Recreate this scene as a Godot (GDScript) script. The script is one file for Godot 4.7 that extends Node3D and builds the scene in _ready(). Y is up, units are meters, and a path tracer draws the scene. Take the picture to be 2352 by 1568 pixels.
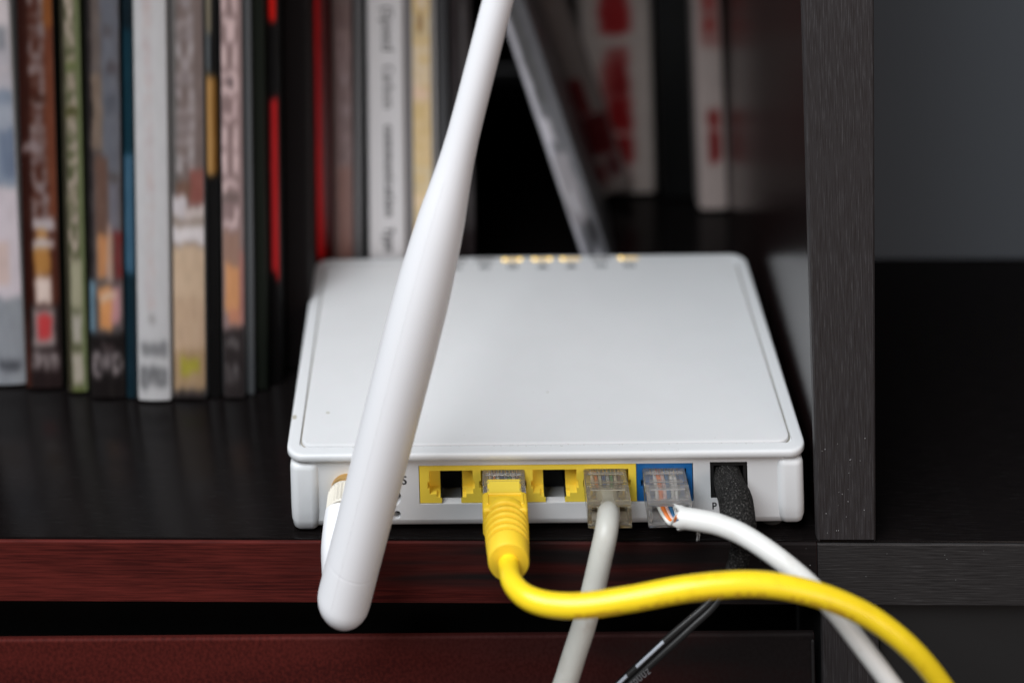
extends Node3D
# A small white network router with plugged cables on a dark wooden bookshelf, cases of films behind it.
# Shapes are written in millimetres; K turns them into metres.

const K := 0.001
# lens: focal length in picture rows of 1568, camera place, slight yaw and roll
const FOCAL := 3800.0
const EYE := Vector3(-19.6, 319.2, 445.7)
const YAW := 0.03
const ROLL := 0.018
const CENTRE := Vector2(928.0, -1489.0)
var cam_r: Vector3
var cam_u: Vector3
var cam_f: Vector3
var used := {}
var M := {}
var rng := RandomNumberGenerator.new()


# ------------------------------------------------------------------ names and nodes
func numbered(called: String) -> String:
	var n: int = used.get(called, 0)
	used[called] = n + 1
	return called if n == 0 else "%s_%03d" % [called, n]


func thing(called: String, label: String, category: String, at := Vector3.ZERO, group := "") -> Node3D:
	var o := Node3D.new()
	o.name = numbered(called)
	add_child(o)
	o.position = at * K
	o.set_meta("label", label)
	o.set_meta("category", category)
	if group:
		o.set_meta("group", group)
	return o


func part(called: String, st: SurfaceTool, m: Material, parent: Node3D, label := "") -> MeshInstance3D:
	var o := MeshInstance3D.new()
	o.name = called
	o.mesh = st.commit()
	o.material_override = m
	parent.add_child(o, true)
	if label:
		o.set_meta("label", label)
	return o


# ------------------------------------------------------------------ shapes
func mb() -> SurfaceTool:
	var st := SurfaceTool.new()
	st.begin(Mesh.PRIMITIVE_TRIANGLES)
	return st


func tri(st: SurfaceTool, p: Array, n: Array, uv := []) -> void:
	var order := [0, 1, 2]
	if (p[1] - p[0]).cross(p[2] - p[0]).dot(n[0] + n[1] + n[2]) > 0.0:
		order = [0, 2, 1]
	for i in order:
		st.set_normal(n[i].normalized())
		if uv.size():
			st.set_uv(uv[i])
		else:
			st.set_uv(Vector2.ZERO)
		st.add_vertex(p[i] * K)


func quad(st: SurfaceTool, p: Array, n: Array, uv := []) -> void:
	tri(st, [p[0], p[1], p[2]], [n[0], n[1], n[2]], [uv[0], uv[1], uv[2]] if uv.size() else [])
	tri(st, [p[0], p[2], p[3]], [n[0], n[2], n[3]], [uv[0], uv[2], uv[3]] if uv.size() else [])


# points and normals round a rounded rectangle, in the xy plane
func ring(w: float, h: float, r: float, seg: int) -> Array:
	var pts := []
	var nor := []
	r = clampf(r, 0.001, minf(w, h) * 0.5)
	for c in 4:
		var sx := 1.0 if c == 0 or c == 3 else -1.0
		var sy := 1.0 if c < 2 else -1.0
		for k in seg + 1:
			var a := PI * 0.5 * (c + float(k) / seg)
			pts.append(Vector2(sx * (w * 0.5 - r) + cos(a) * r, sy * (h * 0.5 - r) + sin(a) * r))
			nor.append(Vector2(cos(a), sin(a)))
	return [pts, nor]


# rounded rectangle pushed along z through layers [z, inset]; frame places it
func slab(st: SurfaceTool, frame: Transform3D, w: float, h: float, r: float, layers: Array, seg := 5, cap0 := true, cap1 := true) -> void:
	var rings := []
	var nors := []
	for l in layers:
		var rr := ring(w - 2.0 * l[1], h - 2.0 * l[1], r - l[1], seg)
		rings.append(rr[0])
		nors.append(rr[1])
	var n: int = rings[0].size()
	var slope := []
	for j in layers.size() - 1:
		slope.append(Vector2(layers[j + 1][0] - layers[j][0], layers[j + 1][1] - layers[j][1]).normalized())
	for j in layers.size() - 1:
		var s: Vector2 = slope[j]
		var s0: Vector2 = s
		var s1: Vector2 = s
		if j > 0 and s.dot(slope[j - 1]) > 0.75:
			s0 = (s + slope[j - 1]).normalized()
		if j < slope.size() - 1 and s.dot(slope[j + 1]) > 0.75:
			s1 = (s + slope[j + 1]).normalized()
		for i in n:
			var i2 := (i + 1) % n
			var p := []
			var q := []
			for e in [[j, i, s0], [j, i2, s0], [j + 1, i2, s1], [j + 1, i, s1]]:
				var v: Vector2 = rings[e[0]][e[1]]
				var o: Vector2 = nors[e[0]][e[1]]
				var sl: Vector2 = e[2]
				p.append(frame * Vector3(v.x, v.y, layers[e[0]][0]))
				q.append(frame.basis * Vector3(o.x * sl.x, o.y * sl.x, sl.y))
			if p[0].is_equal_approx(p[1]) and p[2].is_equal_approx(p[3]):
				continue
			quad(st, p, q)
	for e in [[0, -1.0, cap0], [layers.size() - 1, 1.0, cap1]]:
		if not e[2]:
			continue
		var nn: Vector3 = frame.basis * Vector3(0, 0, e[1] * signf(layers[-1][0] - layers[0][0]))
		var z: float = layers[e[0]][0]
		var mid: Vector3 = frame * Vector3(0, 0, z)
		for i in n:
			var a: Vector2 = rings[e[0]][i]
			var b: Vector2 = rings[e[0]][(i + 1) % n]
			if a.distance_to(b) < 1e-6:
				continue
			tri(st, [mid, frame * Vector3(a.x, a.y, z), frame * Vector3(b.x, b.y, z)], [nn, nn, nn])


func bevels(z0: float, z1: float, b: float, steps := 3) -> Array:
	var l := []
	for k in steps + 1:
		var a := PI * 0.5 * k / steps
		l.append([z0 + b * (1.0 - cos(a)) * signf(z1 - z0), b * (1.0 - sin(a))])
	for k in steps + 1:
		var a := PI * 0.5 * (steps - k) / steps
		l.append([z1 - b * (1.0 - cos(a)) * signf(z1 - z0), b * (1.0 - sin(a))])
	return l


# box with eased edges between two corners
func bx(st: SurfaceTool, lo: Vector3, hi: Vector3, b := 0.4, r := -1.0) -> void:
	var s := hi - lo
	b = minf(b, minf(s.x, minf(s.y, s.z)) * 0.45)
	slab(st, Transform3D(Basis(), Vector3((lo.x + hi.x) * 0.5, (lo.y + hi.y) * 0.5, 0)), s.x, s.y, b if r < 0.0 else r, bevels(lo.z, hi.z, b, 2), 3)


# frames: local z along the given direction
func looking(at: Vector3, dir: Vector3, up := Vector3.UP) -> Transform3D:
	var z := dir.normalized()
	var x := up.cross(z)
	if x.length() < 1e-4:
		x = Vector3.RIGHT
	x = x.normalized()
	return Transform3D(Basis(x, z.cross(x), z), at)


func tube(st: SurfaceTool, pts: PackedVector3Array, radii: Array, sides := 16, squash := 1.0) -> void:
	var n := pts.size()
	var up := Vector3(0, 1, 0)
	var rings := []
	var nors := []
	var length := 0.0
	var lens := []
	for i in n:
		var t := (pts[mini(i + 1, n - 1)] - pts[maxi(i - 1, 0)]).normalized()
		if i > 0:
			length += pts[i].distance_to(pts[i - 1])
		lens.append(length)
		if i == 0 and absf(t.dot(up)) > 0.95:
			up = Vector3(0, 0, 1)
		up = (up - t * up.dot(t)).normalized()
		var side := t.cross(up)
		var r: float = radii[i] if radii.size() > 1 else radii[0]
		var a := []
		var b := []
		for k in sides + 1:
			var ang := TAU * k / sides
			var d := up * cos(ang) * squash + side * sin(ang)
			a.append(pts[i] + d * r)
			b.append((up * cos(ang) + side * sin(ang) * squash).normalized())
		rings.append(a)
		nors.append(b)
	for i in n - 1:
		for k in sides:
			var u0 := float(k) / sides
			var u1 := float(k + 1) / sides
			quad(st, [rings[i][k], rings[i][k + 1], rings[i + 1][k + 1], rings[i + 1][k]], [nors[i][k], nors[i][k + 1], nors[i + 1][k + 1], nors[i + 1][k]],
				[Vector2(u0, lens[i] / 40.0), Vector2(u1, lens[i] / 40.0), Vector2(u1, lens[i + 1] / 40.0), Vector2(u0, lens[i + 1] / 40.0)])
	for e in [[0, 1], [n - 1, n - 2]]:
		var nn := (pts[e[0]] - pts[e[1]]).normalized()
		for k in sides:
			tri(st, [pts[e[0]], rings[e[0]][k], rings[e[0]][k + 1]], [nn, nn, nn])


# turned shape along z of frame: profile of [z, radius]; wobble(angle) scales the radius between two z values
func lathe(st: SurfaceTool, frame: Transform3D, profile: Array, sides := 32, knurl := 0.0, k0 := 0.0, k1 := 0.0, flat := 1.0) -> void:
	var pts := []
	for q in profile:
		var a := []
		for k in sides + 1:
			var ang := TAU * k / sides
			var r: float = q[1]
			if knurl > 0.0 and q[0] > k0 and q[0] < k1:
				r -= knurl * float(k % 2)
			a.append(Vector3(cos(ang) * r, sin(ang) * r * flat, q[0]))
		pts.append(a)
	for j in profile.size() - 1:
		var dz: float = profile[j + 1][0] - profile[j][0]
		var dr: float = profile[j + 1][1] - profile[j][1]
		var s := Vector2(dz, -dr).normalized()
		var s0 := s
		var s1 := s
		if j > 0:
			var o := Vector2(profile[j][0] - profile[j - 1][0], profile[j - 1][1] - profile[j][1]).normalized()
			if o.dot(s) > 0.7:
				s0 = (s + o).normalized()
		if j < profile.size() - 2:
			var o := Vector2(profile[j + 2][0] - profile[j + 1][0], profile[j + 1][1] - profile[j + 2][1]).normalized()
			if o.dot(s) > 0.7:
				s1 = (s + o).normalized()
		for k in sides:
			var p := []
			var q := []
			for e in [[j, k, s0], [j, k + 1, s0], [j + 1, k + 1, s1], [j + 1, k, s1]]:
				var ang: float = TAU * (e[1] if knurl == 0.0 else k + 0.5) / sides
				p.append(frame * pts[e[0]][e[1]])
				q.append(frame.basis * Vector3(cos(ang) * e[2].x, sin(ang) * e[2].x / flat, e[2].y))
			if knurl > 0.0 and profile[j][0] > k0 and profile[j + 1][0] < k1:
				var fn: Vector3 = (p[1] - p[0]).cross(p[3] - p[0]).normalized()
				if fn.dot(q[0]) < 0.0:
					fn = -fn
				q = [fn, fn, fn, fn]
			if p[0].is_equal_approx(p[1]):
				tri(st, [p[0], p[2], p[3]], [q[0], q[2], q[3]])
			elif p[2].is_equal_approx(p[3]):
				tri(st, [p[0], p[1], p[2]], [q[0], q[1], q[2]])
			else:
				quad(st, p, q)


func smooth_path(ctrl: Array, each := 10) -> PackedVector3Array:
	var c := Curve3D.new()
	c.bake_interval = 1000.0
	var out := PackedVector3Array()
	var n := ctrl.size()
	for i in n - 1:
		var p0: Vector3 = ctrl[maxi(i - 1, 0)]
		var p1: Vector3 = ctrl[i]
		var p2: Vector3 = ctrl[i + 1]
		var p3: Vector3 = ctrl[mini(i + 2, n - 1)]
		for k in each:
			var t := float(k) / each
			out.append(0.5 * ((2.0 * p1) + (p2 - p0) * t + (2.0 * p0 - 5.0 * p1 + 4.0 * p2 - p3) * t * t + (3.0 * p1 - p0 - 3.0 * p2 + p3) * t * t * t))
	out.append(ctrl[-1])
	return out


# the place at depth z (mm, world) seen at x, y of the 2352 x 1568 photograph; and the one at height h
func at(x: float, y: float, z: float) -> Vector3:
	var d := cam_r * (x - CENTRE.x) - cam_u * (y - CENTRE.y) + cam_f * FOCAL
	return EYE + d * ((z - EYE.z) / d.z)


func at_height(x: float, y: float, h: float) -> Vector3:
	var d := cam_r * (x - CENTRE.x) - cam_u * (y - CENTRE.y) + cam_f * FOCAL
	return EYE + d * ((h - EYE.y) / d.y)


# ------------------------------------------------------------------ materials
func lin(r: float, g: float, b: float) -> Color:
	return Color(r, g, b).linear_to_srgb()


func mat(c: Color, rough := 0.5, spec := 0.5, metal := 0.0) -> StandardMaterial3D:
	var m := StandardMaterial3D.new()
	m.albedo_color = c
	m.roughness = rough
	m.metallic_specular = spec
	m.metallic = metal
	return m


func noise_tex(freq: float, octaves: int, s: int, w := 512, h := 512, ramp: Gradient = null, normal := false, strength := 4.0) -> NoiseTexture2D:
	var n := FastNoiseLite.new()
	n.seed = s
	n.frequency = freq
	n.fractal_octaves = octaves
	var t := NoiseTexture2D.new()
	t.width = w
	t.height = h
	t.seamless = true
	t.noise = n
	if ramp:
		t.color_ramp = ramp
	if normal:
		t.as_normal_map = true
		t.bump_strength = strength
	return t


func ramp(cols: Array) -> Gradient:
	var g := Gradient.new()
	var off := PackedFloat32Array()
	var c := PackedColorArray()
	for e in cols:
		off.append(e[0])
		c.append(e[1])
	g.offsets = off
	g.colors = c
	return g


func wood(dark: Color, mid: Color, light: Color, along: int, s: int, rough := 0.55, share := 0.80) -> StandardMaterial3D:
	var m := mat(Color.WHITE, rough, 0.4)
	m.albedo_texture = noise_tex(0.02, 4, s, 1024, 1024, ramp([[0.2, dark], [0.5, mid], [share - 0.1, mid], [share, light]]))
	m.heightmap_enabled = true
	m.heightmap_texture = noise_tex(0.03, 4, s + 7)
	m.heightmap_scale = 0.006
	m.uv1_triplanar = true
	m.uv1_scale = [Vector3(4.5, 110, 110), Vector3(110, 4.5, 110), Vector3(110, 110, 4.5)][along]
	return m


func make_materials() -> void:
	var speck := noise_tex(0.45, 2, 11, 512, 512, null)
	var white := mat(lin(0.66, 0.67, 0.68), 0.42, 0.5)
	white.heightmap_enabled = true
	white.heightmap_texture = speck
	white.heightmap_scale = 0.0035
	white.uv1_triplanar = true
	white.uv1_scale = Vector3(40, 40, 40)
	M.white = white
	var panel := white.duplicate()
	panel.albedo_color = Color.WHITE
	panel.albedo_texture = dirt_texture()
	panel.uv1_scale = Vector3(9, 9, 9)
	M.panel = panel
	M.groove = mat(lin(0.28, 0.26, 0.22), 0.8)
	M.antenna = mat(lin(0.80, 0.80, 0.82), 0.38, 0.5)
	M.cream = mat(lin(0.66, 0.62, 0.54), 0.5)
	M.brass = mat(lin(0.75, 0.48, 0.18), 0.3, 0.5, 1.0)
	M.yellow = mat(lin(0.94, 0.70, 0.07), 0.42)
	M.blue = mat(lin(0.01, 0.12, 0.36), 0.4)
	M.dark = mat(lin(0.006, 0.006, 0.006), 0.6)
	M.ink = mat(lin(0.025, 0.025, 0.028), 0.6)
	M.green = mat(lin(0.02, 0.06, 0.01), 0.6)
	M.icon = mat(lin(0.10, 0.11, 0.12), 0.6)
	M.unlit = mat(lin(0.26, 0.25, 0.25), 0.4)
	M.rubber = mat(lin(0.03, 0.03, 0.03), 0.8)
	var amber := mat(lin(0.7, 0.55, 0.30), 0.4)
	amber.emission_enabled = true
	amber.emission = lin(1.0, 0.62, 0.18)
	amber.emission_energy_multiplier = 0.34
	M.amber = amber
	var spot: StandardMaterial3D = amber.duplicate()
	spot.emission = lin(1.0, 0.66, 0.12)
	spot.emission_energy_multiplier = 2.4
	M.amber_core = spot
	var clear := mat(Color(0.92, 0.91, 0.90, 0.10), 0.07)
	clear.transparency = BaseMaterial3D.TRANSPARENCY_ALPHA
	clear.refraction_enabled = true
	clear.refraction_scale = 0.045
	M.clear = clear
	var clear2: StandardMaterial3D = clear.duplicate()
	clear2.albedo_color = Color(0.92, 0.89, 0.82, 0.08)
	M.clear_old = clear2
	M.contact = mat(lin(0.7, 0.5, 0.22), 0.35, 0.5, 1.0)
	# cable jackets with small soil marks
	for e in [["cord_yellow", [0.92, 0.66, 0.018], 0.30, 21], ["boot_yellow", [0.90, 0.60, 0.03], 0.55, 22], ["cord_grey", [0.52, 0.515, 0.475], 0.42, 23], ["cord_white", [0.72, 0.72, 0.70], 0.40, 24], ["cord_black", [0.012, 0.012, 0.012], 0.45, 25]]:
		var c: Array = e[1]
		var m := mat(Color.WHITE, e[2])
		var base := lin(c[0], c[1], c[2])
		var soil := lin(c[0] * 0.82, c[1] * 0.78, c[2] * 0.74)
		m.albedo_texture = noise_tex(0.02, 5, e[3], 256, 256, ramp([[0.0, soil], [0.34, base], [1.0, base]]))
		m.uv1_triplanar = true
		m.uv1_scale = Vector3(25, 25, 25)
		m.heightmap_enabled = true
		m.heightmap_texture = speck
		m.heightmap_scale = 0.004
		M[e[0]] = m
	# dusty black rubber of the power plug
	var dusty := mat(Color.WHITE, 0.8, 0.25)
	dusty.albedo_texture = noise_tex(0.10, 3, 31, 512, 512, ramp([[0.0, lin(0.005, 0.005, 0.005)], [0.66, lin(0.008, 0.0075, 0.007)], [0.74, lin(0.05, 0.048, 0.045)], [0.84, lin(0.26, 0.25, 0.24)]]))
	dusty.uv1_triplanar = true
	dusty.uv1_scale = Vector3(40, 40, 40)
	dusty.heightmap_enabled = true
	dusty.heightmap_texture = speck
	dusty.heightmap_scale = 0.004
	M.dusty = dusty
	# woods of the shelf
	M.wood_post = wood(lin(0.024, 0.020, 0.020), lin(0.034, 0.030, 0.031), lin(0.054, 0.050, 0.052), 1, 41, 0.5, 0.77)
	M.wood_black = wood(lin(0.020, 0.018, 0.018), lin(0.029, 0.027, 0.027), lin(0.045, 0.043, 0.043), 0, 43, 0.45)
	M.wood_shelf = wood(lin(0.003, 0.0025, 0.0025), lin(0.005, 0.004, 0.004), lin(0.008, 0.007, 0.007), 0, 45, 0.15)
	M.wood_shelf.heightmap_enabled = false
	M.wood_shelf.metallic_specular = 0.26
	M.wood_inner = wood(lin(0.010, 0.004, 0.004), lin(0.018, 0.006, 0.006), lin(0.03, 0.01, 0.01), 2, 47, 0.5)
	M.gloss = mat(lin(0.006, 0.002, 0.002), 0.24, 0.4)
	M.rail = red_to_black(2048, 128, 51, 0.79, 0.10, Vector2(0.5, 10.0))
	M.drawer = red_to_black(2048, 512, 52, 0.80, 0.05, Vector2(7.0, 15.0), 0.82)
	M.wall = mat(lin(0.070, 0.083, 0.098), 0.9)
	M.lower = mat(lin(0.016, 0.0155, 0.0155), 0.6, 0.4)


# mahogany red that turns to near-black along the length of a board
func red_to_black(w: int, h: int, s: int, keep: float, soft: float, grain: Vector2, tone := 1.0) -> StandardMaterial3D:
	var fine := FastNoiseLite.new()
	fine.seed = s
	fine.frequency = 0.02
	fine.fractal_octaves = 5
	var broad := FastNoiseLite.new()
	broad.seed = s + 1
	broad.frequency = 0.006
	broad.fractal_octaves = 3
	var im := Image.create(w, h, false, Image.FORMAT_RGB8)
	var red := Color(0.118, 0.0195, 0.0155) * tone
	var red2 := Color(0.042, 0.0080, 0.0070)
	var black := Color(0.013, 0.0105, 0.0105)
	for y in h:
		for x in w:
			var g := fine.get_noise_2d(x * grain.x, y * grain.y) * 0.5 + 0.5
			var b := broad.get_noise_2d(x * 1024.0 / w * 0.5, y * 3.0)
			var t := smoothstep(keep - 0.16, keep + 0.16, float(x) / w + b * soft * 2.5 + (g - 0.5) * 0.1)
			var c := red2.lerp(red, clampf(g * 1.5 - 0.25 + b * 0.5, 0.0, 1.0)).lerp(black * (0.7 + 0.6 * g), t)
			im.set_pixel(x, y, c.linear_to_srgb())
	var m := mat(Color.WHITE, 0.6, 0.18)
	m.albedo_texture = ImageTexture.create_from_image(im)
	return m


func dirt_texture() -> ImageTexture:
	var n := FastNoiseLite.new()
	n.seed = 5
	n.frequency = 0.006
	n.fractal_octaves = 4
	var im := Image.create(1024, 1024, false, Image.FORMAT_RGB8)
	for y in 1024:
		for x in 1024:
			var v := 0.66 + n.get_noise_2d(x, y) * 0.012
			im.set_pixel(x, y, lin(v, v * 1.008, v * 1.02))
	rng.seed = 77
	for k in 90:
		var cx := rng.randi_range(4, 1018)
		var cy := rng.randi_range(4, 1018)
		var d := rng.randf_range(0.30, 0.5)
		for j in rng.randi_range(1, 3):
			im.set_pixel(cx + rng.randi_range(-2, 2), cy + rng.randi_range(-2, 2), lin(d, d * 0.97, d * 0.9))
	return ImageTexture.create_from_image(im)


# ------------------------------------------------------------------ scene
func _ready() -> void:
	rng.seed = 3
	var right := Vector3(cos(YAW), 0, -sin(YAW))
	cam_f = Vector3(-sin(YAW), 0, -cos(YAW))
	cam_r = right * cos(ROLL) - Vector3.UP * sin(ROLL)
	cam_u = right * sin(ROLL) + Vector3.UP * cos(ROLL)
	# camera: level, with the lens shifted down so that uprights stay parallel
	var cam := Camera3D.new()
	cam.name = "camera"
	add_child(cam)
	cam.transform = Transform3D(Basis(cam_r, cam_u, -cam_f), EYE * K)
	cam.near = 0.05
	cam.far = 20.0
	cam.projection = Camera3D.PROJECTION_FRUSTUM
	cam.size = cam.near * 1568.0 / FOCAL
	cam.frustum_offset = Vector2(1176.0 - CENTRE.x, CENTRE.y - 784.0) * cam.near / FOCAL
	cam.current = true
	# dim room, no sky in view
	var we := WorldEnvironment.new()
	we.name = "world_environment"
	var env := Environment.new()
	env.background_mode = Environment.BG_COLOR
	env.background_color = lin(0.04, 0.041, 0.043)
	env.tonemap_mode = Environment.TONE_MAPPER_LINEAR
	env.tonemap_exposure = 1.06
	env.sdfgi_enabled = true
	env.ssao_enabled = true
	env.ssil_enabled = true
	we.environment = env
	var lensy := CameraAttributesPhysical.new()
	lensy.frustum_focal_length = 58.0
	lensy.exposure_aperture = 4.5
	lensy.frustum_focus_distance = 0.441
	lensy.frustum_near = 0.05
	lensy.frustum_far = 20.0
	we.camera_attributes = lensy
	add_child(we)
	# window light from the front on the left, weak light of the room from the right
	area_light("window_light", Vector3(-570, 1210, 580), Vector3(0, 10, -40), Vector2(1.15, 0.95), 3.35, Color(0.97, 0.985, 1.0))
	area_light("room_light", Vector3(900, 500, 1300), Vector3(0, 10, 0), Vector2(1.0, 0.8), 0.8, Color(1.0, 0.93, 0.90))

	make_materials()
	build_shelf()
	build_cases()
	build_router()
	build_antenna()
	build_yellow_cable()
	build_grey_cable()
	build_white_cable()
	build_power_cable()


func area_light(called: String, where: Vector3, towards: Vector3, size: Vector2, energy: float, color: Color) -> void:
	var l := AreaLight3D.new()
	l.name = called
	add_child(l)
	l.look_at_from_position(where * K, towards * K)
	l.area_size = size
	l.light_energy = energy
	l.light_color = color
	l.shadow_enabled = true
	l.area_range = 6.0


# ------------------------------------------------------------------ the shelf
func flat_uv(st: SurfaceTool, x0: float, x1: float, y0: float, y1: float, z: float, e: float) -> void:
	# board front with eased long edges, its texture laid once over it
	var rows := [[y1, z - e, Vector3(0, 1, 0)], [y1 - e * 0.3, z - e * 0.3, Vector3(0, 1, 1)], [y1 - e, z, Vector3(0, 0, 1)], [y0 + e, z, Vector3(0, 0, 1)], [y0, z - e, Vector3(0, -1, 0.3)]]
	for j in rows.size() - 1:
		var a: Array = rows[j]
		var b: Array = rows[j + 1]
		var va: float = (y1 - a[0]) / (y1 - y0)
		var vb: float = (y1 - b[0]) / (y1 - y0)
		quad(st, [Vector3(x0, a[0], a[1]), Vector3(x1, a[0], a[1]), Vector3(x1, b[0], b[1]), Vector3(x0, b[0], b[1])], [a[2], a[2], b[2], b[2]],
			[Vector2(0, va), Vector2(1, va), Vector2(1, vb), Vector2(0, vb)])


func board_back(st: SurfaceTool, x0: float, x1: float, y0: float, y1: float, zf: float, zb: float) -> void:
	# top, bottom, ends and back of such a board
	for f in [[Vector3(x0, y1, zf), Vector3(x1, y1, zf), Vector3(x1, y1, zb), Vector3(x0, y1, zb), Vector3.UP],
			[Vector3(x0, y0, zf), Vector3(x1, y0, zf), Vector3(x1, y0, zb), Vector3(x0, y0, zb), Vector3.DOWN],
			[Vector3(x1, y0, zf), Vector3(x1, y1, zf), Vector3(x1, y1, zb), Vector3(x1, y0, zb), Vector3.RIGHT],
			[Vector3(x0, y0, zf), Vector3(x0, y1, zf), Vector3(x0, y1, zb), Vector3(x0, y0, zb), Vector3.LEFT],
			[Vector3(x0, y0, zb), Vector3(x1, y0, zb), Vector3(x1, y1, zb), Vector3(x0, y1, zb), Vector3.FORWARD]]:
		var n: Vector3 = f[4]
		quad(st, [f[0], f[1], f[2], f[3]], [n, n, n, n], [Vector2(0, 0.02), Vector2(1, 0.02), Vector2(1, 0.98), Vector2(0, 0.98)])


func build_shelf() -> void:
	var t := thing("bookshelf", "dark wooden bookshelf with reddish front rail, upright post and drawer", "bookshelf")
	var st := mb()
	bx(st, Vector3(-330, -17, -290), Vector3(330, 0, 1.1), 0.4)
	part("shelf_board", st, M.wood_shelf, t)
	st = mb()
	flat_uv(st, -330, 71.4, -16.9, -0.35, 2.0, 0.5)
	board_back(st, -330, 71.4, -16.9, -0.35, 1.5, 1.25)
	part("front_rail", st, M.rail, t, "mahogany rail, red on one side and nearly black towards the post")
	st = mb()
	bx(st, Vector3(71.6, -16.6, 1.25), Vector3(330, -0.3, 2.1), 0.3)
	part("front_rail", st, M.wood_black, t, "black-brown rail with a grey sheen and dust specks")
	# upright post, a little wider towards the top
	st = mb()
	var p := [Vector3(71.7, 0.4, 0), Vector3(87.1, 0.4, 0), Vector3(92.0, 330, 0), Vector3(68.6, 330, 0)]
	var e := 0.5
	for k in 4:
		var a: Vector3 = p[k]
		var b: Vector3 = p[(k + 1) % 4]
		var out := (b - a).cross(Vector3(0, 0, 1)).normalized()
		var ins := out * e
		quad(st, [a + Vector3(0, 0, 2 - e), b + Vector3(0, 0, 2 - e), b + Vector3(0, 0, -1), a + Vector3(0, 0, -1)], [out, out, out, out])
		var d := (out + Vector3(0, 0, 1)).normalized()
		quad(st, [a + Vector3(0, 0, 2 - e), b + Vector3(0, 0, 2 - e), b - ins + Vector3(0, 0, 2), a - ins + Vector3(0, 0, 2)], [d, d, d, d])
	var q := []
	for k in 4:
		var prev: Vector3 = p[(k + 3) % 4]
		var here: Vector3 = p[k]
		var next: Vector3 = p[(k + 1) % 4]
		q.append(here - (here - prev).cross(Vector3(0, 0, 1)).normalized() * e - (next - here).cross(Vector3(0, 0, 1)).normalized() * e + Vector3(0, 0, 2))
	var fz := Vector3(0, 0, 1)
	quad(st, q, [fz, fz, fz, fz])
	part("upright_post", st, M.wood_post, t)
	st = mb()
	var side := [Vector3(72.2, 0.3, -1.2), Vector3(86.0, 0.3, -1.2), Vector3(86.0, 0.3, -290), Vector3(79.0, 0.3, -290)]
	for k in 4:
		var a: Vector3 = side[k]
		var b: Vector3 = side[(k + 1) % 4]
		var out := Vector3(0, 1, 0).cross(b - a).normalized()
		quad(st, [a, b, b + Vector3(0, 329, 0), a + Vector3(0, 329, 0)], [out, out, out, out])
	part("side_panel", st, M.gloss, t)
	# next shelf board above, unseen, added to shade the deep cases
	st = mb()
	bx(st, Vector3(-330, 232, -290), Vector3(71, 249, 0), 0.5)
	part("added_shade_board", st, M.wood_shelf, t)
	st = mb()
	bx(st, Vector3(-330, 0.3, -296), Vector3(74.2, 330, -290.3), 0.3)
	part("back_panel", st, M.wood_inner, t)
	st = mb()
	bx(st, Vector3(86.3, 0.3, -141), Vector3(330, 330, -135), 0.3)
	part("back_panel", st, M.wall, t, "blue-grey back of the empty compartment beside the post")
	st = mb()
	bx(st, Vector3(-336, -250, -296), Vector3(-330.3, 330, 1), 0.3)
	part("side_panel", st, M.wood_inner, t)
	st = mb()
	bx(st, Vector3(72.5, -250, -0.9), Vector3(87.6, -17.1, 1.7), 0.6)
	part("leg", st, M.wood_post, t)
	st = mb()
	bx(st, Vector3(73.0, -250, -290), Vector3(87.2, -17.2, -1.1), 0.3)
	part("side_panel", st, M.dark, t)
	# compartment below the rail: drawer front and panel
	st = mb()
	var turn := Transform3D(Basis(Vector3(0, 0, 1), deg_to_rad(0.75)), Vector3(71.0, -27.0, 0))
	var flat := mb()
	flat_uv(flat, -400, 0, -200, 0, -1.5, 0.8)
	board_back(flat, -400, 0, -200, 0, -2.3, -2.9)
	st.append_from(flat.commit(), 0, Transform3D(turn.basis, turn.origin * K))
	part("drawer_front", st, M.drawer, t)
	st = mb()
	slab(st, Transform3D(Basis(), Vector3(70.6, -128, 0)), 0.9, 199, 0.4, bevels(-2.9, -1.1, 0.4, 2), 3)
	part("drawer_edge", st, M.wood_black, t)
	st = mb()
	bx(st, Vector3(-330, -250, -34), Vector3(72, -17.3, -30), 0.3)  # shade of the void behind the drawer front, painted as a black sheet
	part("void_shade_sheet", st, M.dark, t)
	st = mb()
	bx(st, Vector3(88.1, -250, -6), Vector3(330, -17.0, -0.6), 0.4)
	part("lower_panel", st, M.lower, t)
	# specks of dust on the rail and post
	st = mb()
	rng.seed = 19
	for k in 60:
		var x := rng.randf_range(55, 128)
		var y := rng.randf_range(-15, -0.8)
		if k % 3 == 0:
			x = rng.randf_range(72.8, 86)
			y = rng.randf_range(1, 30)
		var r := rng.randf_range(0.05, 0.14)
		lathe(st, looking(Vector3(x, y, 2.02), Vector3(0, 0, 1)), [[-0.02, r * 0.6], [r * 0.4, r], [r * 0.9, 0.0]], 5)
	var dust := part("dust_specks", st, mat(lin(0.35, 0.35, 0.35), 0.9), t)
	dust.set_meta("kind", "stuff")


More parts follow.
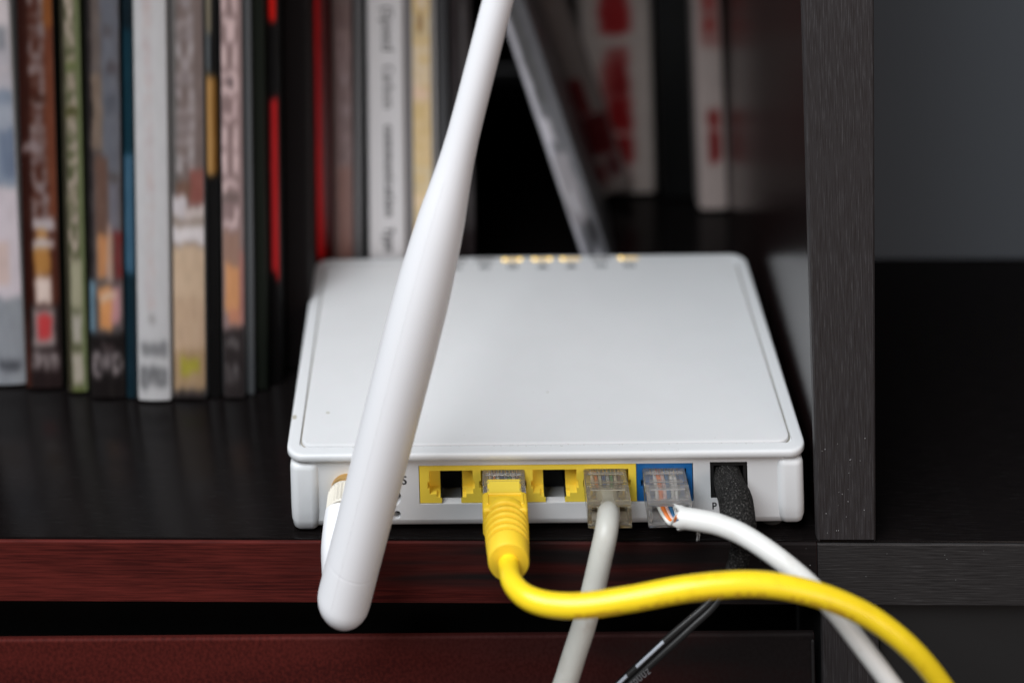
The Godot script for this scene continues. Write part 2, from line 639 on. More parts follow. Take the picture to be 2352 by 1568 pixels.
# ------------------------------------------------------------------ films, books and cases behind
func print_texture(bg: Color, ops: Array, grain := 0.0, s := 1, w := 28, h := 280) -> ImageTexture:
	# ops: [u0, v0, u1, v1, colour]; ink laid in patches, then drawn uneven and soft
	var im := Image.create(w, h, false, Image.FORMAT_RGB8)
	im.fill(bg)
	for o in ops:
		im.fill_rect(Rect2i(roundi(o[0] * w), roundi(o[1] * h), maxi(1, roundi((o[2] - o[0]) * w)), maxi(1, roundi(o[3] * h) - roundi(o[1] * h))), o[4])
	var n := FastNoiseLite.new()
	n.seed = s
	n.frequency = 0.05
	n.fractal_octaves = 3
	var flat: Image = im.duplicate()
	for y in h:
		for x in w:
			var dx := n.get_noise_2d(x * 2.0, y) * w * 0.05
			var dy := n.get_noise_2d(x * 2.0 + 300.0, y + 90.0) * 2.0
			var c := flat.get_pixel(clampi(roundi(x + dx), 0, w - 1), clampi(roundi(y + dy), 0, h - 1))
			var g := n.get_noise_2d(x * 3.0 + 50.0, y * 1.5)
			im.set_pixel(x, y, c.lerp(Color(0.9, 0.88, 0.85) if g > 0 else Color(0.05, 0.04, 0.04), absf(g) * (grain + 0.06)))
	for times in 6:
		var from: Image = im.duplicate()
		for y in h:
			for x in w:
				var sum := Color(0, 0, 0)
				for e in [-1, 0, 1]:
					sum += from.get_pixel(clampi(x + e, 0, w - 1), y) + from.get_pixel(x, clampi(y + e, 0, h - 1))
				im.set_pixel(x, y, sum / 6.0)
	im.resize(w * 6, h * 6, Image.INTERPOLATE_CUBIC)
	return ImageTexture.create_from_image(im)


func spine_sheet(st: SurfaceTool, w: float, h: float, z: float, bow: float) -> void:
	var n := 8
	for k in n:
		var p := []
		var q := []
		var uv := []
		for e in [[k, 0], [k + 1, 0], [k + 1, 1], [k, 1]]:
			var u: float = float(e[0]) / n
			var t: float = u * 2.0 - 1.0
			p.append(Vector3(w * (u - 0.5), h * e[1], z + bow * (1.0 - t * t)))
			q.append(Vector3(4.0 * bow * t / w, 0, 1))
			uv.append(Vector2(u, 1.0 - e[1]))
		quad(st, p, q, uv)
	# returns of the sheet into the case
	for s in [-0.5, 0.5]:
		var nn := Vector3(signf(s), 0, 0)
		quad(st, [Vector3(w * s, 0, z), Vector3(w * s, h, z), Vector3(w * s, h, z - 0.8), Vector3(w * s, 0, z - 0.8)], [nn, nn, nn, nn])


# a case or book whose spine's edges cross the photograph at xl..xr at the height ya and xl2..xr2 at yb
func case(called: String, label: String, category: String, z: float, xs: Array, ya: float, yb: float, height: float, body: Material, sheet: Material, deep := 118.0, group := "") -> Node3D:
	var a := at(xs[0], ya, z)
	var b := at(xs[1], ya, z)
	var c := at(xs[2], yb, z)
	var d := at(xs[3], yb, z)
	var mid_top := (a + b) * 0.5
	var mid_low := (c + d) * 0.5
	var lean := atan2(-(mid_top.x - mid_low.x), mid_top.y - mid_low.y)
	var w := ((b.x - a.x) + (d.x - c.x)) * 0.5 * cos(lean)
	var foot := mid_low.x + mid_low.y * tan(lean)
	var t := thing(called, label, category, Vector3(foot, absf(sin(lean)) * w * 0.5, z), group)
	t.rotation.z = lean
	var st := mb()
	w -= 0.25
	bx(st, Vector3(-w * 0.5, 0.1, -deep), Vector3(w * 0.5, height, 0), minf(1.1, w * 0.2))
	part("case_body" if category != "book" else "cover", st, body, t)
	if sheet:
		st = mb()
		spine_sheet(st, w * 0.90, height - 2.0, 0.05, minf(0.7, w * 0.05))
		var s := part("spine_sheet", st, sheet, t)
		s.position.y = 1.0 * K
	return t


# printed words of the given length, centred on a point of the parent
func text_on(parent: Node3D, called: String, words: String, length_mm: float, at_mm: Vector3, turn: float, m: Material, bold := false, tall := 1.0) -> void:
	var tm := TextMesh.new()
	tm.text = words
	var f := SystemFont.new()
	f.font_names = PackedStringArray(["Droid Sans"])
	if bold:
		f.font_weight = 700
	tm.font = f
	tm.font_size = 64
	tm.pixel_size = 0.001
	tm.depth = 0.002
	var box := tm.get_aabb()
	var k := length_mm * K / maxf(box.size.x, 1e-5)
	var o := MeshInstance3D.new()
	o.name = called
	o.mesh = tm
	o.material_override = m
	o.transform = Transform3D(Basis(Vector3(0, 0, 1), turn) * Basis.from_scale(Vector3(k, k * tall, k)), at_mm * K)
	parent.add_child(o, true)


func on_front(t: Node3D, x: float, y: float, z: float, proud: float) -> Vector3:
	var p := t.transform.affine_inverse() * (at(x, y, z) * K) / K
	p.z = proud
	return p


func disc_mark(u0: float, u1: float, y0: float, y1: float, c: Color) -> Array:
	# the three letters DVD, drawn in blocks
	var bits := ["1110 1.1 1110", "1.01 1.1 1.01", "1.01 1.1 1.01", "1.01 .1. 1.01", "1110 .1. 1110"]
	var out := []
	for j in bits.size():
		var line: String = bits[j]
		for k in line.length():
			if line[k] == "1":
				out.append([lerpf(u0, u1, k / 13.0), lerpf(y0, y1, j / 5.0), lerpf(u0, u1, (k + 1) / 13.0), lerpf(y0, y1, (j + 1) / 5.0), c])
	return out


func blobs(cols: Array, u0: float, u1: float, v0: float, v1: float, step: float, s: int) -> Array:
	# a column of capital-like marks lying on their side, too blurred to read: bars and stems
	var r := RandomNumberGenerator.new()
	r.seed = s
	var out := []
	var v := v0
	while v < v1:
		var l := step * r.randf_range(0.72, 0.9)
		var c: Color = cols[r.randi() % cols.size()]
		var kind := r.randi() % 5
		var t := (u1 - u0) * 0.3
		if kind < 3:
			out.append([u0, v, u1, v + l * 0.34, c])
		if kind in [0, 3]:
			out.append([u0, v, u0 + t, v + l, c])
		if kind in [1, 3, 4]:
			out.append([u1 - t, v, u1, v + l, c])
		if kind in [0, 1, 4]:
			out.append([u0, v + l * 0.66, u1, v + l, c])
		if kind == 2:
			out.append([u0 + t, v, u1 - t * 0.6, v + l, c])
		v += step
	return out


func paper(t: Texture2D, rough := 0.35) -> StandardMaterial3D:
	var m := mat(Color.WHITE, rough)
	m.albedo_texture = t
	return m


func c8(r: int, g: int, b: int) -> Color:
	return Color(r / 255.0, g / 255.0, b / 255.0)


# marks given by the picture's rows, turned into shares of a 190 mm case that stands beside the router
func rows(ops: Array, v0 := 0.368, dv := 0.000708) -> Array:
	var out := []
	for o in ops:
		out.append([o[0], v0 + o[1] * dv, o[2], v0 + o[3] * dv, o[4]])
	return out


func build_cases() -> void:
	var black := mat(lin(0.006, 0.006, 0.006), 0.4)
	var grey := mat(lin(0.10, 0.105, 0.11), 0.35)
	var pale := mat(lin(0.42, 0.42, 0.42), 0.35)
	var films := "film cases standing in a row beside the router"
	var t: Node3D
	var sh := print_texture(c8(186, 180, 184), rows([[0, -80, 1, 60, c8(206, 198, 200)], [0, 60, .9, 110, c8(140, 142, 148)], [0, 110, 1, 150, c8(176, 172, 178)], [0, 145, .5, 168, c8(112, 114, 120)], [0, 168, 1, 200, c8(180, 176, 182)], [0, 205, 1, 430, c8(132, 142, 158)], [.3, 240, 1, 290, c8(156, 162, 174)], [.6, 300, 1, 410, c8(110, 122, 142)], [0, 440, 1, 690, c8(202, 192, 198)], [0, 560, .7, 660, c8(200, 178, 172)], [0, 690, 1, 900, c8(140, 144, 150)], [.3, 835, .95, 862, c8(76, 78, 84)]]), 0.05, 3)
	t = case("film_case", "pale blue-grey film case at the end of the row", "film case", -64, [-70, 24, -25, 60], 0, 888, 190, pale, paper(sh), 118, films)
	var tan_c := [c8(132, 118, 118), c8(124, 110, 110), c8(138, 124, 124)]
	sh = print_texture(c8(70, 34, 24), rows([[0, -300, .3, 740, c8(44, 16, 9)], [.74, -300, 1, 500, c8(104, 56, 38)], [.7, -60, 1, 60, c8(128, 74, 36)]] + blobs(tan_c, .3, .76, -100, 510, 27, 5) + [[.28, 214, .8, 228, c8(62, 34, 26)], [.08, 328, .5, 350, c8(136, 120, 120)], [.3, 500, .95, 530, c8(178, 168, 170)], [.35, 530, .7, 548, c8(172, 122, 66)], [.3, 548, .9, 570, c8(186, 176, 178)], [.3, 572, .8, 628, c8(172, 122, 66)], [.32, 636, .8, 696, c8(216, 196, 186)], [.1, 700, 1, 920, c8(36, 26, 26)], [.26, 708, .88, 796, c8(150, 140, 138)], [.36, 722, .78, 782, c8(186, 62, 64)]] + disc_mark(.2, .92, 812, 854, c8(170, 158, 158))), 0.03, 4)
	t = case("film_case", "brown film case with a red square near its foot", "film case", -62.5, [27, 128, 62, 141], 0, 896, 190, black, paper(sh), 118, films)
	var cream := [c8(182, 166, 154), c8(176, 160, 150), c8(170, 154, 142)]
	sh = print_texture(c8(86, 88, 62), rows([[0, -300, .22, 900, c8(58, 54, 42)], [.78, -300, 1, 900, c8(104, 112, 78)]] + blobs(cream, .26, .72, -100, 590, 34, 8) + [[.2, 132, .85, 150, c8(98, 106, 66)], [.15, 236, .85, 258, c8(70, 70, 38)], [.26, 590, .82, 700, c8(158, 154, 130)], [.3, 710, .8, 780, c8(164, 158, 146)], [.3, 800, .8, 880, c8(168, 160, 146)], [.2, 890, 1, 930, c8(92, 106, 50)]]), 0.03, 6)
	t = case("film_case", "narrow olive green film case with cream lettering", "film case", -60.5, [132, 184, 154, 204], 0, 908, 190, mat(lin(0.05, 0.06, 0.03), 0.4), paper(sh), 118, films)
	sh = print_texture(c8(84, 78, 78), rows([[0, -300, .13, 920, c8(32, 28, 28)], [.13, -300, .45, 140, c8(96, 86, 82)], [.15, 150, .46, 330, c8(118, 102, 90)], [.46, -300, .95, 380, c8(98, 100, 108)], [.55, 40, .8, 70, c8(84, 80, 84)], [.6, 120, .92, 150, c8(84, 80, 84)], [.5, 200, .9, 240, c8(86, 88, 96)], [.2, 340, .6, 520, c8(100, 76, 66)], [.6, 400, .92, 520, c8(106, 104, 112)], [.78, 510, .95, 620, c8(112, 46, 46)], [.24, 520, .7, 622, c8(186, 130, 88)], [.58, 500, .7, 630, c8(176, 150, 140)], [.3, 640, .7, 735, c8(208, 144, 92)], [.68, 640, .92, 730, c8(186, 136, 138)], [.35, 655, .8, 672, c8(206, 180, 160)], [0, 632, .16, 745, c8(98, 126, 142)], [.05, 745, 1, 930, c8(26, 22, 22)], [.35, 765, .7, 785, c8(70, 60, 60)]] + disc_mark(.08, .95, 792, 842, c8(168, 156, 158))), 0.06, 7)
	t = case("film_case", "dark film case with orange flame picture low on its spine", "film case", -58, [190, 276, 205, 290], 0, 920, 190, black, paper(sh), 118, films)
	sh = print_texture(c8(14, 46, 58), rows([[0, -300, 1, 34, c8(10, 26, 34)], [0, 330, 1, 605, c8(58, 92, 114)], [0, 605, 1, 930, c8(16, 38, 48)]]), 0.03, 9, 16)
	t = case("film_case", "thin teal blue film case beside the white one", "film case", -58, [278, 303, 290, 312], 0, 920, 188, mat(lin(0.01, 0.035, 0.05), 0.4), paper(sh), 118, films)
	var rose := [c8(192, 178, 176), c8(188, 176, 176)]
	sh = print_texture(c8(194, 193, 194), rows(blobs(rose, .28, .56, -80, 680, 24, 12) + [[.36, 700, .55, 722, c8(160, 156, 156)], [.08, 764, .92, 794, c8(126, 126, 128)], [.08, 816, .92, 862, c8(150, 150, 152)]] + disc_mark(.1, .9, 818, 860, c8(96, 96, 98))), 0.0, 1)
	t = case("film_case", "white film case with faint rose lettering", "film case", -56.5, [303, 381, 313, 397], 0, 926, 190, pale, paper(sh), 118, films)
	var ash := [c8(156, 146, 146), c8(146, 136, 136), c8(164, 156, 156)]
	sh = print_texture(c8(116, 102, 98), rows([[0, -300, .18, 460, c8(98, 94, 92)]] + blobs(ash, .14, .72, -100, 390, 35, 14) + [[.55, 370, 1, 450, c8(136, 84, 76)], [.1, 400, .55, 440, c8(112, 84, 72)], [0, 430, .45, 480, c8(196, 188, 190)], [.4, 455, 1, 480, c8(196, 182, 178)], [0, 480, 1, 497, c8(150, 136, 126)], [0, 498, 1, 541, c8(214, 206, 206)], [0, 546, 1, 870, c8(198, 172, 146)], [0, 660, 1, 780, c8(190, 162, 136)], [0, 780, 1, 872, c8(168, 140, 108)], [.2, 800, .8, 836, c8(166, 156, 64)], [0, 876, 1, 930, c8(44, 40, 40)]]), 0.05, 15)
	t = case("film_case", "brown and sand film case with grey capital letters", "film case", -57.5, [387, 468, 396, 476], 0, 920, 190, grey, paper(sh), 118, films)
	sh = print_texture(c8(14, 13, 13), rows([[0, -200, .5, 60, c8(120, 112, 96)], [0, 60, .4, 150, c8(90, 94, 96)], [0, 156, .55, 390, c8(168, 128, 78)], [.55, 156, .9, 390, c8(104, 68, 22)]]), 0.02, 16, 16)
	t = case("film_case", "slim black film case with golden upper band", "film case", -58.5, [469, 500, 478, 508], 0, 916, 190, black, paper(sh), 118, films)
	var pink := [c8(204, 178, 176), c8(198, 172, 170), c8(208, 182, 180)]
	sh = print_texture(c8(140, 118, 116), rows(blobs(pink, .05, .80, -100, 515, 62, 17) + [[.25, 160, .6, 182, c8(104, 88, 88)], [.05, 428, .85, 446, c8(112, 96, 92)], [.05, 515, .85, 590, c8(150, 118, 104)], [.1, 590, .8, 700, c8(204, 146, 102)], [.3, 690, .9, 728, c8(190, 130, 104)], [.8, 560, 1, 730, c8(160, 112, 104)], [0, 736, 1, 930, c8(48, 42, 42)], [.1, 762, .75, 782, c8(92, 86, 86)]] + disc_mark(.1, .75, 818, 858, c8(130, 124, 124))), 0.03, 18)
	t = case("film_case", "pink lettered film case with dark foot and orange glow", "film case", -58, [503, 556, 510, 566], 0, 918, 190, grey, paper(sh), 118, films)
	case("film_case", "slender grey film case between pink and dark ones", "film case", -60, [557, 576, 568, 584], 0, 918, 190, mat(lin(0.10, 0.105, 0.11), 0.3), null, 118, films)
	case("film_case", "charcoal green film case without print", "film case", -62, [577, 606, 585, 616], 0, 918, 190, mat(lin(0.009, 0.011, 0.008), 0.5, 0.25), null, 118, films)
	sh = print_texture(c8(8, 6, 6), rows([[.2, -200, .85, 58, c8(200, 24, 16)], [.25, 234, .75, 640, c8(168, 30, 34)], [.6, 234, .85, 660, c8(180, 16, 16)]]), 0.0, 20, 16)
	case("film_case", "black film case with broken red stripe", "film case", -66, [606, 642, 617, 650], 0, 916, 190, black, paper(sh), 118, films)
	case("film_case", "plain black-brown film case left of the red one", "film case", -72, [643, 704, 652, 716], 0, 900, 190, mat(lin(0.006, 0.0045, 0.0045), 0.5, 0.2), null, 118, films)
	# behind the router
	sh = print_texture(c8(160, 10, 12), [[.0, 0, .55, 1, c8(206, 30, 34)], [.6, 0, 1, 1, c8(70, 4, 4)], [.0, .55, .5, .7, c8(196, 30, 40)]], 0.0, 21)
	case("film_case", "bright red film case beside the brown one", "film case", -101, [707, 753, 718, 764], 0, 590, 190, mat(lin(0.10, 0.004, 0.004), 0.35), paper(sh), 100)
	var mauve := [c8(148, 128, 128), c8(140, 120, 120), c8(152, 136, 138)]
	sh = print_texture(c8(112, 92, 90), [[0, 0, 1, .45, c8(110, 96, 92)]] + blobs(mauve, .28, .9, .50, .74, .026, 23) + [[.2, .74, .9, 1, c8(134, 100, 92)]], 0.05, 24)
	t = case("film_case", "mauve brown film case with upright lettering", "film case", -101, [756, 812, 768, 812], 0, 580, 190, mat(lin(0.06, 0.045, 0.045), 0.4), paper(sh), 100)
	case("film_case", "thin grey film case beside the tall white book", "film case", -102, [813, 830, 813, 832], 0, 580, 185, mat(lin(0.14, 0.14, 0.145), 0.35), null, 100)
	t = case("book", "tall white book with black title running down the spine", "book", -99.5, [840, 926, 846, 932], 0, 585, 200, mat(lin(0.62, 0.61, 0.62), 0.45), null, 104)
	text_on(t, "title", "(Speed", 14.5, on_front(t, 889, 66, -99.5, 0.1), -PI / 2, M.ink, false, 1.05)
	text_on(t, "title", "Carbon", 14.0, on_front(t, 891, 199, -99.5, 0.1), -PI / 2, M.ink, false, 1.05)
	text_on(t, "title", "communication", 30.0, on_front(t, 893, 392, -99.5, 0.1), -PI / 2, M.ink, true)
	text_on(t, "title", "Type", 8.0, on_front(t, 894, 551, -99.5, 0.1), -PI / 2, M.ink, true, 1.2)
	case("magazine", "thin grey magazine between white and yellow books", "magazine", -102, [928, 943, 934, 948], 0, 585, 200, mat(lin(0.24, 0.23, 0.24), 0.4), null, 100)
	var straw := [c8(222, 196, 150), c8(226, 206, 176), c8(204, 168, 112), c8(214, 196, 160)]
	sh = print_texture(c8(216, 188, 134), blobs(straw, 0, 1, .1, .98, .05, 27) + [[.3, .50, .6, .53, c8(150, 116, 76)], [0, .62, .9, .64, c8(228, 196, 170)], [0, .8, .9, .82, c8(230, 204, 168)]], 0.06, 28)
	case("book", "yellow book with a mottled straw coloured spine", "book", -100.5, [944, 989, 949, 997], 0, 585, 200, mat(lin(0.55, 0.52, 0.46), 0.5), paper(sh, 0.5), 100)
	case("magazine", "slim white booklet beside the yellow book", "magazine", -103, [990, 999, 998, 1006], 0, 585, 196, mat(lin(0.5, 0.5, 0.5), 0.5), null, 100)
	case("film_case", "charcoal film case behind the antenna", "film case", -104, [1001, 1026, 1008, 1036], 0, 585, 190, mat(lin(0.045, 0.046, 0.05), 0.35), null, 100)
	sh = print_texture(c8(26, 20, 20), [[.1, .0, .3, 1, c8(46, 38, 40)], [.55, .45, .7, .6, c8(96, 94, 96)], [.7, .3, .9, 1, c8(40, 34, 36)]], 0.08, 30)
	case("film_case", "dark brown film case standing under the antenna tip", "film case", -106, [1028, 1084, 1038, 1094], 0, 585, 190, black, paper(sh), 100)
	# leaning ones and those deeper in the shelf
	sh = print_texture(c8(104, 104, 108), [[0, 0, .2, 1, c8(200, 198, 206)], [.3, .0, .62, .62, c8(84, 83, 84)], [.1, .72, .7, .86, c8(150, 146, 150)], [.55, .855, .8, .905, c8(40, 38, 40)], [.2, .65, .45, .70, c8(190, 186, 192)], [.3, .80, .45, .84, c8(200, 198, 204)], [.5, .92, .7, .945, c8(210, 208, 214)]], 0.05, 33)
	case("film_case", "silver grey film case leaning sideways across the dark gap", "film case", -112, [1166, 1232, 1326, 1399], 90, 578, 178, grey, paper(sh), 120)
	sh = print_texture(c8(150, 134, 128), [[.3, .70, .65, .79, c8(110, 4, 6)], [.25, .80, .95, .90, c8(96, 4, 8)], [.2, .92, .45, .97, c8(110, 10, 14)], [.6, .91, .9, .96, c8(90, 20, 26)]], 0.06, 35)
	case("book", "pale book with dark red marks leaning behind the silver case", "book", -176, [1222, 1318, 1352, 1452], 60, 430, 150, mat(lin(0.16, 0.13, 0.12), 0.6), paper(sh, 0.6), 90)
	sh = print_texture(c8(206, 190, 182), rows([[.30, -200, .68, 30, c8(170, 22, 26)], [.27, 30, .70, 92, c8(168, 14, 18)], [.34, 122, .66, 160, c8(168, 80, 78)], [.30, 160, .50, 236, c8(170, 70, 68)], [.48, 160, .70, 236, c8(140, 10, 14)], [.34, 240, .68, 318, c8(150, 10, 14)], [.38, 330, .70, 388, c8(150, 10, 14)], [.44, 405, .64, 442, c8(120, 22, 24)]], 0.60, 0.000875), 0.03, 36)
	case("book", "white book with large red lettering, upright in the shadow", "book", -180, [1322, 1500, 1340, 1506], 0, 452, 190, mat(lin(0.30, 0.26, 0.24), 0.6), paper(sh, 0.6), 90)
	case("film_case", "black film case between the two red and white books", "film case", -176, [1509, 1582, 1518, 1606], 0, 470, 190, mat(lin(0.003, 0.003, 0.003), 0.5), null, 90)
	sh = print_texture(c8(206, 188, 182), rows([[.2, -100, .95, 100, c8(182, 132, 126)], [.4, 36, .8, 62, c8(176, 66, 62)], [.35, -30, .8, 14, c8(182, 88, 84)], [.4, 248, .85, 290, c8(148, 52, 50)], [.4, 296, .85, 370, c8(144, 48, 48)]], 0.60, 0.00083), 0.03, 38)
	case("book", "narrow white book with two red words next to the side panel", "book", -168, [1586, 1657, 1606, 1674], 0, 480, 190, mat(lin(0.26, 0.23, 0.22), 0.6), paper(sh, 0.6), 90)


# ------------------------------------------------------------------ the router
func build_router() -> void:
	var t := thing("router", "white network router with row of yellow ports and tall antenna", "router")
	t.rotation.z = deg_to_rad(0.7)
	t.position = Vector3(0, 0.22, 0) * K
	router = t
	var flat := Transform3D(Basis(Vector3(1, 0, 0), Vector3(0, 0, -1), Vector3(0, 1, 0)), Vector3(0, 0, 0))   # local z is up, local y is -z
	var st := mb()
	# lid: frame with rounded outer edge, and the raised panel set into it
	var f := Transform3D(flat.basis, Vector3(0, 0, -48.5))
	slab(st, f, 140.4, 97.0, 5.0, [[20.1, 0.9], [20.25, 0.25], [20.6, 0.0], [21.5, 0.0], [21.95, 0.14], [22.15, 0.45], [22.2, 0.9], [22.2, 3.3], [21.6, 3.4], [21.6, 3.9]], 8, true, true)
	var lid := part("lid", st, M.white, t)
	st = mb()
	slab(st, Transform3D(flat.basis, Vector3(0, 0, -48.3)), 132.7, 89.4, 3.2, [[21.55, 0.0], [22.15, 0.0], [22.38, 0.12], [22.45, 0.4], [22.46, 0.9]], 8, false, true)
	part("top_panel", st, M.panel, lid)
	st = mb()
	slab(st, Transform3D(flat.basis, Vector3(0, 0, -48.4)), 133.5, 90.1, 3.4, [[21.602, 0.0], [21.64, 0.0]], 8, false, true)
	part("groove", st, M.groove, lid)
	# lower body and the recessed rear plate with its openings
	st = mb()
	slab(st, Transform3D(flat.basis, Vector3(0, 0, -55.1)), 137.6, 81.0, 5.0, [[2.2, 3.0], [2.6, 1.6], [3.6, 0.5], [5.5, 0.0], [20.0, 0.0]], 8)
	bx(st, Vector3(-66, 1.45, -20), Vector3(66, 3.4, -3.7), 0.3)
	for s in [-1.0, 1.0]:
		bx(st, Vector3(s * 68.8 - (0.0 if s < 0 else 1.4), 4.0, -22), Vector3(s * 68.8 + (1.4 if s < 0 else 0.0), 20.0, -6), 0.3)
	part("body", st, M.white, t)
	st = mb()
	bx(st, Vector3(-66, 3.6, -14.4), Vector3(66, 19.9, -13.9), 0.1)
	part("inner_board", st, M.dark, t)
	var plate := CSGBox3D.new()
	plate.name = "port_plate"
	plate.size = Vector3(128.0, 16.4, 2.4) * K
	plate.position = Vector3(0, 11.8, -2.6) * K
	plate.material = M.white
	t.add_child(plate)
	for h in [[Vector3(-4.9, 13.0, 0), Vector3(58.9, 10.4, 9)], [Vector3(31.95, 13.0, 0), Vector3(15.3, 10.4, 9)], [Vector3(49.15, 13.6, 0), Vector3(10.0, 9.6, 9)]]:
		var c := CSGBox3D.new()
		c.operation = CSGShape3D.OPERATION_SUBTRACTION
		c.size = h[1] * K
		c.position = (h[0] - Vector3(0, 11.8, -2.6)) * K
		c.material = M.white if h[1].x > 12.0 else M.dark
		plate.add_child(c)
	for h in [[-41.6, 9.6, 2.35], [-40.5, 5.0, 1.05]]:
		var c := CSGCylinder3D.new()
		c.operation = CSGShape3D.OPERATION_SUBTRACTION
		c.radius = h[2] * K
		c.height = 9 * K
		c.sides = 32
		c.rotation.x = PI / 2
		c.position = Vector3(h[0], h[1] - 11.8, 2.6) * K
		c.material = M.white
		plate.add_child(c)
	st = mb()
	# dark inside behind the openings
	bx(st, Vector3(-46, 3.5, -4.4), Vector3(-37, 13, -4.0), 0.1)
	part("inner_shadow_plate", st, M.dark, t)
	st = mb()
	lathe(st, looking(Vector3(-42.1, 9.2, -4.4), Vector3(0, 0, 1)), [[0, 1.9], [1.0, 1.9], [1.3, 1.6], [1.35, 0.0]], 24)
	part("button", st, mat(lin(0.16, 0.02, 0.025), 0.4), t)
	# lower lip that closes the plate to the body
	st = mb()
	var lip := []
	for e in [[3.8, -1.4], [2.6, -1.6], [1.8, -2.3], [1.45, -3.6]]:
		lip.append(e)
	for k in lip.size() - 1:
		var n0 := Vector3(0, -0.3 * (k + 0.4), 1).normalized()
		var n1 := Vector3(0, -0.3 * (k + 1.6), 1).normalized()
		quad(st, [Vector3(-64, lip[k][0], lip[k][1]), Vector3(64, lip[k][0], lip[k][1]), Vector3(64, lip[k + 1][0], lip[k + 1][1]), Vector3(-64, lip[k + 1][0], lip[k + 1][1])], [n0, n0, n1, n1])
	part("lower_lip", st, M.white, t)
	# rounded pillars at the two rear corners
	for s in [-1.0, 1.0]:
		st = mb()
		var w := 8.2 if s < 0 else 7.6
		slab(st, Transform3D(flat.basis, Vector3(s * (69.3 - w * 0.5), 0, -5.4)), w, 10.2, 2.6, [[0.8 if s < 0 else 1.6, 2.4], [1.1 if s < 0 else 1.85, 1.5], [2.0 if s < 0 else 2.6, 0.6], [4.2, 0.1], [7.0, 0.0], [17.8, 0.0], [18.7, 0.25], [19.2, 0.8], [19.5, 2.2]], 6)
		part("corner_pillar", st, M.white, t)
	# feet
	for p in [Vector2(-61, -8), Vector2(61, -8), Vector2(-61, -90), Vector2(61, -90)]:
		st = mb()
		lathe(st, looking(Vector3(p.x, 0.55 if p.x < 0 else -0.95, p.y), Vector3.UP, Vector3.FORWARD), [[0, 0.0], [0, 3.4], [0.4, 3.7], [2.6 if p.x < 0 else 3.6, 3.7]], 20)
		part("foot", st, M.rubber, t)
	# sockets
	socket("port_block", t, -34.2, 58.5, 4, M.yellow)
	socket("uplink_port", t, 24.45, 14.9, 1, M.blue)
	var pw := CSGBox3D.new()
	pw.name = "power_socket"
	pw.size = Vector3(9.6, 9.2, 9) * K
	pw.position = Vector3(49.15, 13.6, -6.3) * K
	pw.material = M.dark
	t.add_child(pw)
	var hole := CSGBox3D.new()
	hole.operation = CSGShape3D.OPERATION_SUBTRACTION
	hole.size = Vector3(8.0, 7.6, 9) * K
	hole.position = Vector3(0, -0.2, 3) * K
	hole.material = M.dark
	pw.add_child(hole)
	text_on(t, "lettering", "S", 1.35, Vector3(-38.3, 14.3, -1.40), 0, M.ink, true)
	text_on(t, "lettering", "P", 1.2, Vector3(45.0, 6.6, -1.40), 0, M.ink, true)
	# indicator lights on the far edge of the lid, with their icons
	var xs := [1050.0, 1115.0, 1178.5, 1247.0, 1312.5, 1381.0, 1446.0]
	for k in 7:
		var p := at_height(xs[k], 601, 22.0) - Vector3(0, 0, 0)
		p.y = 22.2
		p.z = -94.6
		var lit: bool = k in [2, 3, 4, 6]
		st = mb()
		slab(st, Transform3D(flat.basis, Vector3(p.x, 0, p.z)), 6.4, 1.6, 0.7, [[22.0, 0.0], [22.28, 0.0], [22.4, 0.15]], 4)
		var l := part("indicator_light", st, M.amber if lit else M.unlit, t, "lit amber indicator light" if lit else "unlit grey indicator light")
		if lit:
			for s in ([-1.0, 1.0] if k < 4 else [-1.0]):
				st = mb()
				lathe(st, Transform3D(flat.basis, Vector3(p.x + s * 2.55, 22.35, p.z)), [[0, 0.6], [0.2, 0.55], [0.3, 0.0]], 12)
				part("light_core", st, M.amber_core, l)
		st = mb()
		icon(st, k, Vector3(p.x, 22.475, -90.6))
		part("icon", st, M.icon, t)
	# grime along the groove and on the edge
	st = mb()
	rng.seed = 91
	for k in 70:
		var x := rng.randf_range(-60, 62)
		var z := -3.25
		if k % 4 == 0:
			x = (-66.7 if k % 8 == 0 else 66.7)
			z = rng.randf_range(-50, -6)
		var r := rng.randf_range(0.05, 0.16)
		lathe(st, Transform3D(flat.basis, Vector3(x, 22.2, z + rng.randf_range(-0.2, 0.35))), [[0, r], [0.02, r * 0.7], [0.03, 0.0]], 6, 0, 0, 0, rng.randf_range(0.4, 1.0))
	for k in 16:
		var x := rng.randf_range(26, 36)
		lathe(st, Transform3D(flat.basis, Vector3(x, 22.19, rng.randf_range(-0.9, -0.5))), [[0, 0.12], [0.015, 0.08], [0.02, 0.0]], 6, 0, 0, 0, 0.4)
	var grime := part("grime", st, mat(lin(0.30, 0.27, 0.20), 0.8), t)
	grime.set_meta("kind", "stuff")
	# small scuffs
	st = mb()
	for e in [[678, 950, 0.7, 1.0], [755, 943, 0.6, 0.4], [1260, 902, 0.25, 0.3]]:
		st = mb()
		var p := at_height(e[0], e[1], 22.5)
		lathe(st, Transform3D(flat.basis, Vector3(p.x, 22.21 if e[0] < 700 else 22.47, p.z)), [[0, e[2]], [0.012, e[2] * 0.8], [0.02, 0.0]], 9, 0, 0, 0, e[3] / e[2])
		part("scuff", st, mat(lin(0.42, 0.40, 0.34), 0.7), t)


var router: Node3D


